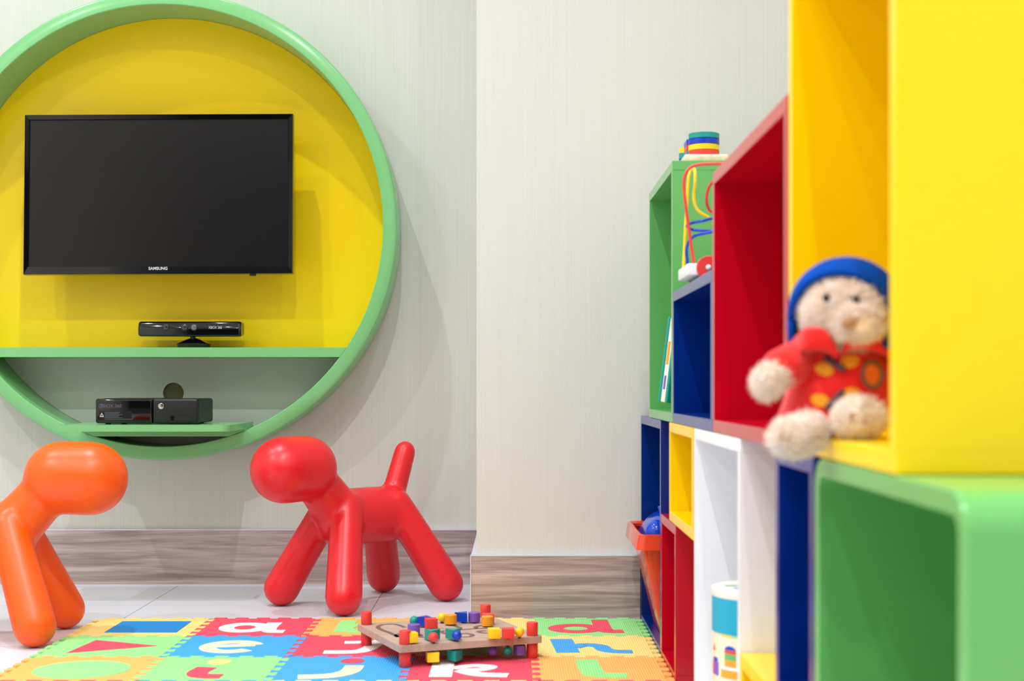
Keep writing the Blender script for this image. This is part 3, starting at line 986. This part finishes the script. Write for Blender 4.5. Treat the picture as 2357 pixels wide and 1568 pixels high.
# ------------------------------------------------------------------ block tub in the white box
def tub():
    c = Vector((0.397, 2.36, 0.0205)); r, h = 0.082, 0.247
    t = thing('block_tub', 'round cream cardboard tub with turquoise band in the white box', 'tub', c)
    n = 48
    MB().lathe([(r - 0.001, 0), (r, 0.001), (r, h - 0.05)], c, n).build('tub_body', M['card'], t, auto=40)
    MB().lathe([(r + 0.0012, h - 0.068), (r + 0.0012, h - 0.01), (r - 0.002, h - 0.01), (r - 0.002, h - 0.068), (r + 0.0012, h - 0.068)], c, n, caps=False).build('turquoise_band', M['cyan'], t, auto=40)
    ld = MB().lathe([(r - 0.0025, h - 0.02), (r + 0.0022, h - 0.011), (r + 0.0022, h - 0.001), (r, h), (0, h)], c, n).build('lid', M['case_white'], t, auto=40)
    # printed building blocks: curved patches on the side, flat ones on the lid
    def patch(a0, a1, z0, z1, m, par, top=None):
        rings = []
        k_ = 6
        for k in range(k_ + 1):
            a = R(a0 + (a1 - a0) * k / k_)
            zt = z1 if top is None else z0 + (z1 - z0) * top(k / k_)
            rings.append([c + Vector((rr * cos(a), rr * sin(a), z)) for rr, z in ((r - 0.001, z0), (r + 0.0006, z0), (r + 0.0006, zt), (r - 0.001, zt))])
        MB().grid(rings).build('printed_shape', m, par)
    S = lambda y: H - (y - CY) / F * 2.29 - c.z
    body = t
    arch = lambda x: sqrt(max(1 - (2 * x - 1) ** 2, 0.02))
    patch(207, 222, S(1472), S(1454), M['t_yellow'], body)
    patch(222, 236, S(1472), S(1454), M['f_green'], body)
    patch(212, 228, S(1502), S(1493), M['t_blue'], body, arch)
    patch(212, 228, S(1511), S(1503), M['t_red'], body)
    patch(212, 228, S(1526), S(1511), M['b_green'], body)
    patch(212, 228, S(1541), S(1526), M['t_orange'], body)
    patch(208, 234, S(1549), S(1542), M['t_white'], body)
    patch(206, 236, S(1568), S(1550), M['t_orange'], body)
    patch(186, 198, S(1536), S(1527), M['t_blue'], body)
    patch(188, 200, S(1568), S(1537), M['t_purple'], body)
    patch(182, 188, S(1568), S(1537), M['t_red'], body)
    patch(184, 192, S(1511), S(1497), M['t_red'], body, lambda x: max(1 - abs(2 * x - 1), 0.02))
    for (dx, dy, s, m, a) in ((-0.035, -0.02, 0.016, 't_blue', 20), (-0.02, 0.03, 0.015, 'b_green', 40), (-0.05, 0.01, 0.012, 'b_green', 10), (0.0, 0.045, 0.015, 't_red', 70), (-0.012, -0.045, 0.018, 't_red', 15)):
        MB().box(c + Vector((dx - s, dy - s * 0.6, h - 0.001)), c + Vector((dx + s, dy + s * 0.6, h + 0.0005)), 0, 1, Matrix.Rotation(R(a), 3, 'Z')).build('printed_shape', M[m], ld)
tub()

# ------------------------------------------------------------------ bead maze on the low blue box
def maze():
    zt = 0.771
    Yn, Yf, X0, X1 = 2.62, 2.765, 0.3045, 0.50
    t = thing('bead_maze', 'white bead maze on red wheels with red yellow and blue wires', 'toy', ((X0 + X1) / 2, (Yn + Yf) / 2, zt))
    MB().box((X0, Yn, 0.7785), (X1, Yf, 0.7995), 0.003, 3).build('base', M['t_white'], t, auto=40)
    for x in (0.3405, 0.465):
        for y, s in ((Yn, -1), (Yf, 1)):
            wh = MB().lathe([(0.0195, 0), (0.0205, 0.001), (0.0205, 0.009), (0.0195, 0.010)], (x, y - s * 0.0 if s < 0 else y, zt + 0.0207), 32, Matrix.Rotation(pi / 2 if s < 0 else -pi / 2, 3, 'X')).build('wheel', M['t_red'], t, auto=40)
            MB().sphere((x, y + s * 0.0105, zt + 0.0207), (0.0048, 0.003, 0.0048), 14).build('hub', M['t_white'], wh, smooth=True)
    def wire(pts, m):
        MB().tube(catmull(pts, 10), 0.0028, 10).build('wire', M[m], t, smooth=True)
    Dr = 2.66
    wire([P(1597, 606, Dr), P(1588, 545, Dr), P(1578, 470, Dr), P(1574, 420, Dr), P(1582, 393, Dr), P(1600, 381, Dr), P(1640, 377, Dr - 0.03), P(1690, 380, Dr - 0.05), P(1740, 400, Dr - 0.05), P(1750, 480, Dr - 0.05), P(1740, 600, Dr - 0.05)], 't_red')
    Dy = 2.72
    wire([P(1573, 620, Dy), P(1577, 540, Dy), P(1581, 470, Dy), P(1585, 410, Dy), P(1592, 392, Dy), P(1599, 392, Dy - 0.03), P(1600, 420, Dy - 0.04), P(1597, 455, Dy - 0.04), P(1606, 484, Dy - 0.04), P(1634, 502, Dy - 0.04), P(1670, 520, Dy - 0.04), P(1690, 608, Dy - 0.04)], 't_yellow')
    Db = 2.69
    wire([P(1583, 608, Db), P(1580, 580, Db), P(1584, 560, Db), P(1600, 543, Db - 0.02), P(1640, 533, Db - 0.04), P(1600, 530, Db + 0.02), P(1582, 523, Db), P(1588, 515, Db - 0.02), P(1615, 509, Db - 0.04), P(1650, 504, Db - 0.03), P(1680, 530, Db - 0.02), P(1690, 607, Db - 0.02)], 't_blue')
    wire([P(1650, 410, 2.64), P(1632, 430, 2.65), P(1626, 460, 2.66), P(1634, 485, 2.67), P(1660, 500, 2.67), P(1680, 608, 2.67)], 't_red')
maze()

# ------------------------------------------------------------------ geometric stacker on the green box
def stacker():
    z0 = 1.033
    t = thing('ring_stacker', 'wooden stacking toy with rings and blocks on the green box', 'toy', (0.40, 3.15, z0))
    MB().box((0.343, 3.005, z0 + 0.0003), (0.434, 3.36, z0 + 0.0185), 0.006, 3).build('base', M['t_wood'], t, auto=40)
    zb = z0 + 0.0187
    c = Vector((0.3885, 3.05, zb))
    hs = 0.0118
    for k, m in enumerate(('red', 'yellow', 'blue', 'teal')):
        MB().lathe([(0.03, 0), (0.0315, 0.0008), (0.0315, hs - 0.0008), (0.03, hs)], c + Vector((0, 0, k * hs)), 32).build('round_piece', M['t_' + m], t, auto=40)
    for k, m in enumerate(('yellow', 'teal', 'red', 'blue')):
        MB().box((0.361, 3.115, zb + k * hs), (0.409, 3.165, zb + (k + 1) * hs - 0.0003), 0.001, 2).build('square_piece', M['t_' + m], t)
    for k, m in enumerate(('yellow', 'blue', 'teal', 'yellow')):
        cc = Vector((0.393, 3.225, zb + k * hs))
        MB().prism([[cc + Vector((0.036 * cos(R(a)), 0.036 * sin(R(a)), 0)) for a in (60, 180, 300)]], (0, 0, hs - 0.0003)).build('triangle_piece', M['t_' + m], t)
    MB().lathe([(0.022, 0), (0.024, 0.001), (0.024, 0.022)], (0.37, 3.31, zb), 24).build('round_piece', M['t_yellow'], t, auto=40)
stacker()

# ------------------------------------------------------------------ teddy bear in the yellow box
def bear():
    D0 = 1.53
    zs = ZM + TH
    t = thing('teddy_bear', 'pale teddy bear in red coat and blue hood sitting in the yellow box', 'teddy bear', (0.345, 1.55, zs))
    rnd = random.Random(7)
    hd = P(1948, 722, 1.525)

    def body(mb):
        mb.sphere(hd, (0.0455, 0.043, 0.0385), 24)                               # head
        mb.sphere(hd + Vector((0.002, -0.034, -0.010)), (0.026, 0.022, 0.020), 20)   # snout
        mb.capsule(P(1945, 800, 1.55), P(1940, 925, 1.56), 0.036, 0.034)           # trunk
        mb.capsule(P(1850, 830, 1.54), P(1776, 870, 1.50), 0.013, 0.013)          # arm
        mb.sphere(P(1766, 880, 1.495), (0.0135, 0.014, 0.0165), 18)                # paw
        mb.capsule(P(2035, 830, 1.56), P(2080, 900, 1.52), 0.015, 0.018)
        mb.capsule(P(1915, 962, 1.54), P(1850, 1000, 1.485), 0.018, 0.018)         # leg
        mb.sphere(P(1822, 1008, 1.472), (0.0205, 0.019, 0.0185), 18)                # foot over the edge
        mb.capsule(P(1965, 962, 1.53), P(1980, 962, 1.49), 0.017, 0.017)
        mb.sphere(P(1978, 963, 1.474), (0.0255, 0.018, 0.0195), 18)                # foot on the shelf
    me = organic(body, 0.0028, 4)
    bd = link('body', me, M['fur'], t, True)
    bd['label'] = 'shaggy cream fur body'
    # fur tufts on the bare parts
    cand = []
    zones = [(hd, 0.056), (P(1768, 882, 1.495), 0.026), (P(1830, 1006, 1.475), 0.036), (P(1978, 966, 1.476), 0.032)]
    for p in me.polygons:
        c = Vector(p.center)
        for q, rr in zones:
            if (c - q).length < rr and (q is not hd or c.y < hd.y + 0.004):
                cand.append((c, Vector(p.normal)))
                break
    mb = MB()
    eyes = [P(1902, 686, 1.482), P(1970, 690, 1.480)]
    for c, n in cand:
        for _ in range(2):
            if any((c - e).length < 0.0065 for e in eyes):
                continue
            d = (n + Vector((rnd.uniform(-.8, .8), rnd.uniform(-.8, .8), rnd.uniform(-.9, .5)))).normalized()
            L = rnd.uniform(0.004, 0.0095)
            s = d.orthogonal().normalized() * 0.0009
            s2 = d.cross(s)
            o = c + Vector((rnd.uniform(-1, 1), rnd.uniform(-1, 1), rnd.uniform(-1, 1))) * 0.0012
            vs = [mb.bm.verts.new(o + s), mb.bm.verts.new(o - s * 0.5 + s2), mb.bm.verts.new(o - s * 0.5 - s2), mb.bm.verts.new(o + d * L)]
            for a, b, e in ((0, 1, 3), (1, 2, 3), (2, 0, 3)):
                mb.bm.faces.new((vs[a], vs[b], vs[e]))
    tag(mb.build('fur', M['fur'], bd), kind='stuff')
    for e in eyes:
        MB().sphere(e, (0.0042, 0.003, 0.0042), 14).build('eye', M['eye'], t, smooth=True)
    MB().sphere(P(1955, 742, 1.467), (0.008, 0.004, 0.006), 14).build('nose', M['furdark'], t, smooth=True)
    for x, y in ((1800, 1006), (1815, 1012)):
        MB().capsule(P(x, y - 5, 1.451), P(x, y + 5, 1.4505), 0.0012).build('claw_stitch', M['furdark'], t)
    for x, y in ((1960, 958), (1990, 970)):
        MB().capsule(P(x, y - 6, 1.4545), P(x, y + 6, 1.454), 0.0013).build('claw_stitch', M['furdark'], t)

    def coat(mb):
        # flared trunk of the coat
        rings = []
        for y, hw, hd_, cx, D in ((782, 68, 0.036, 1938, 1.555), (805, 92, 0.044, 1938, 1.553), (850, 108, 0.051, 1940, 1.552), (900, 122, 0.056, 1936, 1.552), (950, 134, 0.060, 1930, 1.551), (978, 138, 0.062, 1928, 1.551)):
            ctr = P(cx, y, D)
            w_ = hw * D / F
            tilt = (y - 782) / 196 * 0.004
            rings.append([ctr + Vector((w_ * cos(2 * pi * k / 32), hd_ * sin(2 * pi * k / 32), tilt * sin(6 * pi * k / 32))) for k in range(32)])
        mb.grid(rings)
        mb.capsule(P(1862, 815, 1.545), P(1800, 850, 1.515), 0.0205, 0.0215)      # sleeve
        mb.capsule(P(2025, 815, 1.55), P(2065, 870, 1.53), 0.020, 0.022)
    cm = organic(coat, 0.0026, 7)
    ct = link('coat', cm, M['coat'], t, True)
    ct['label'] = 'red felt duffle coat'
    zlow = min(v.co.z for v in cm.vertices)
    # collar halves
    for pts in ([(1822, 800, 1.53), (1852, 783, 1.502), (1900, 784, 1.492), (1926, 812, 1.494)], [(1938, 812, 1.494), (1956, 780, 1.49), (2005, 782, 1.497), (2058, 815, 1.52)]):
        q = catmull([P(*a) for a in pts], 8)
        mb = MB()
        rings = []
        for i, p in enumerate(q):
            f = sin(pi * (0.15 + 0.7 * i / (len(q) - 1)))
            rings.append([p + Vector((0, 0.006 * sin(2 * pi * k / 12), 0.012 * f * cos(2 * pi * k / 12))) for k in range(12)])
        mb.grid(rings).build('collar', M['coat'], ct, smooth=True)

    # points on the front of the coat
    dg = bpy.context.evaluated_depsgraph_get()
    from mathutils.bvhtree import BVHTree
    bv = BVHTree.FromPolygons([v.co.copy() for v in cm.vertices], [tuple(p.vertices) for p in cm.polygons])
    o = Vector((0, 0, H))

    def on(x, y, off=0.0):
        d = (P(x, y, 1.0) - o).normalized()
        hit = bv.ray_cast(o, d)[0]
        return (hit if hit is not None else P(x, y, 1.49)) - d * off

    def sticker(name, outline, m, par, off):
        c = [on(x, y, off) for x, y in outline]
        ctr = Vector((0, 0, 0))
        for q in c:
            ctr += q
        ctr /= len(c)
        cx = sum(a[0] for a in outline) / len(outline); cy = sum(a[1] for a in outline) / len(outline)
        ctr = on(cx, cy, off)
        mb = MB()
        top = [mb.bm.verts.new(q) for q in c]; k0 = mb.bm.verts.new(ctr)
        bot = [mb.bm.verts.new(q + Vector((0, 0.0025, 0))) for q in c]
        n = len(c)
        for i in range(n):
            j = (i + 1) % n
            mb.bm.faces.new((k0, top[i], top[j]))
            mb.bm.faces.new((top[i], bot[i], bot[j], top[j]))
        return mb.build(name, m, par)

    def diamond(cx, cy, w_, h_, a):
        return [(cx + w_ * cos(R(b)) * cos(a) - h_ * sin(R(b)) * sin(a), cy + w_ * cos(R(b)) * sin(a) + h_ * sin(R(b)) * cos(a)) for b in range(0, 360, 24)]
    for cx, cy, a in ((1897, 850, 0.35), (1957, 832, -0.2), (1888, 922, 0.3), (1958, 908, -0.25)):
        sticker('toggle_patch', diamond(cx, cy, 22, 15, a), M['patch'], ct, 0.0012)
    for x0, y0, x1, y1 in ((1902, 824, 1940, 850), (1905, 938, 1938, 902)):
        a, b = on(x0, y0, 0.004), on(x1, y1, 0.004)
        MB().capsule(a, b, 0.003, 0.003, 12, 4).build('toggle', M['toggle'], ct, smooth=True)
    bg = sticker('badge', diamond(2009, 862, 28, 36, -0.1), M['badge'], ct, 0.0012)
    sticker('badge_centre', diamond(2008, 862, 17, 25, -0.1), M['badge2'], bg, 0.002)

    # hood: open shell round the head
    hc = hd + Vector((0.002, 0.012, 0.002))
    rx, ry, rz = 0.0575, 0.052, 0.0555
    mb = MB()
    nU, nV = 36, 16
    rings = []
    for i in range(nV + 1):
        th = R(62) + (pi - R(62)) * i / nV           # angle from the opening axis
        ring = []
        for k in range(nU):
            ph = 2 * pi * k / nU
            ax = Vector((-0.36, -0.88, -0.30)).normalized()
            e1 = ax.cross(Vector((0, 0, 1))).normalized(); e2 = e1.cross(ax)
            d = ax * cos(th) + (e1 * cos(ph) + e2 * sin(ph)) * max(sin(th), 1e-3)
            if d.z < 0:
                hl = max(sqrt(d.x * d.x + d.y * d.y), 1e-4)
                g_ = (1 - (1 - hl) * 0.3) / hl if hl > 0.25 else 1
                d = Vector((d.x * g_, d.y * g_, d.z * 1.12))
            ring.append(hc + Vector((d.x * rx, d.y * ry, max(d.z * rz, -0.034))))
        rings.append(ring)
    mb.grid(rings, True, False)
    ho = mb.build('hood', M['hood'], t, smooth=True)
    ho['label'] = 'blue felt hood'
    s = ho.modifiers.new('thick', 'SOLIDIFY'); s.thickness = 0.0035; s.offset = 0
    MB().tube(rings[0] + [rings[0][0]], 0.0042, 8).build('hood_hem', M['hood'], ho, smooth=True)
bear()
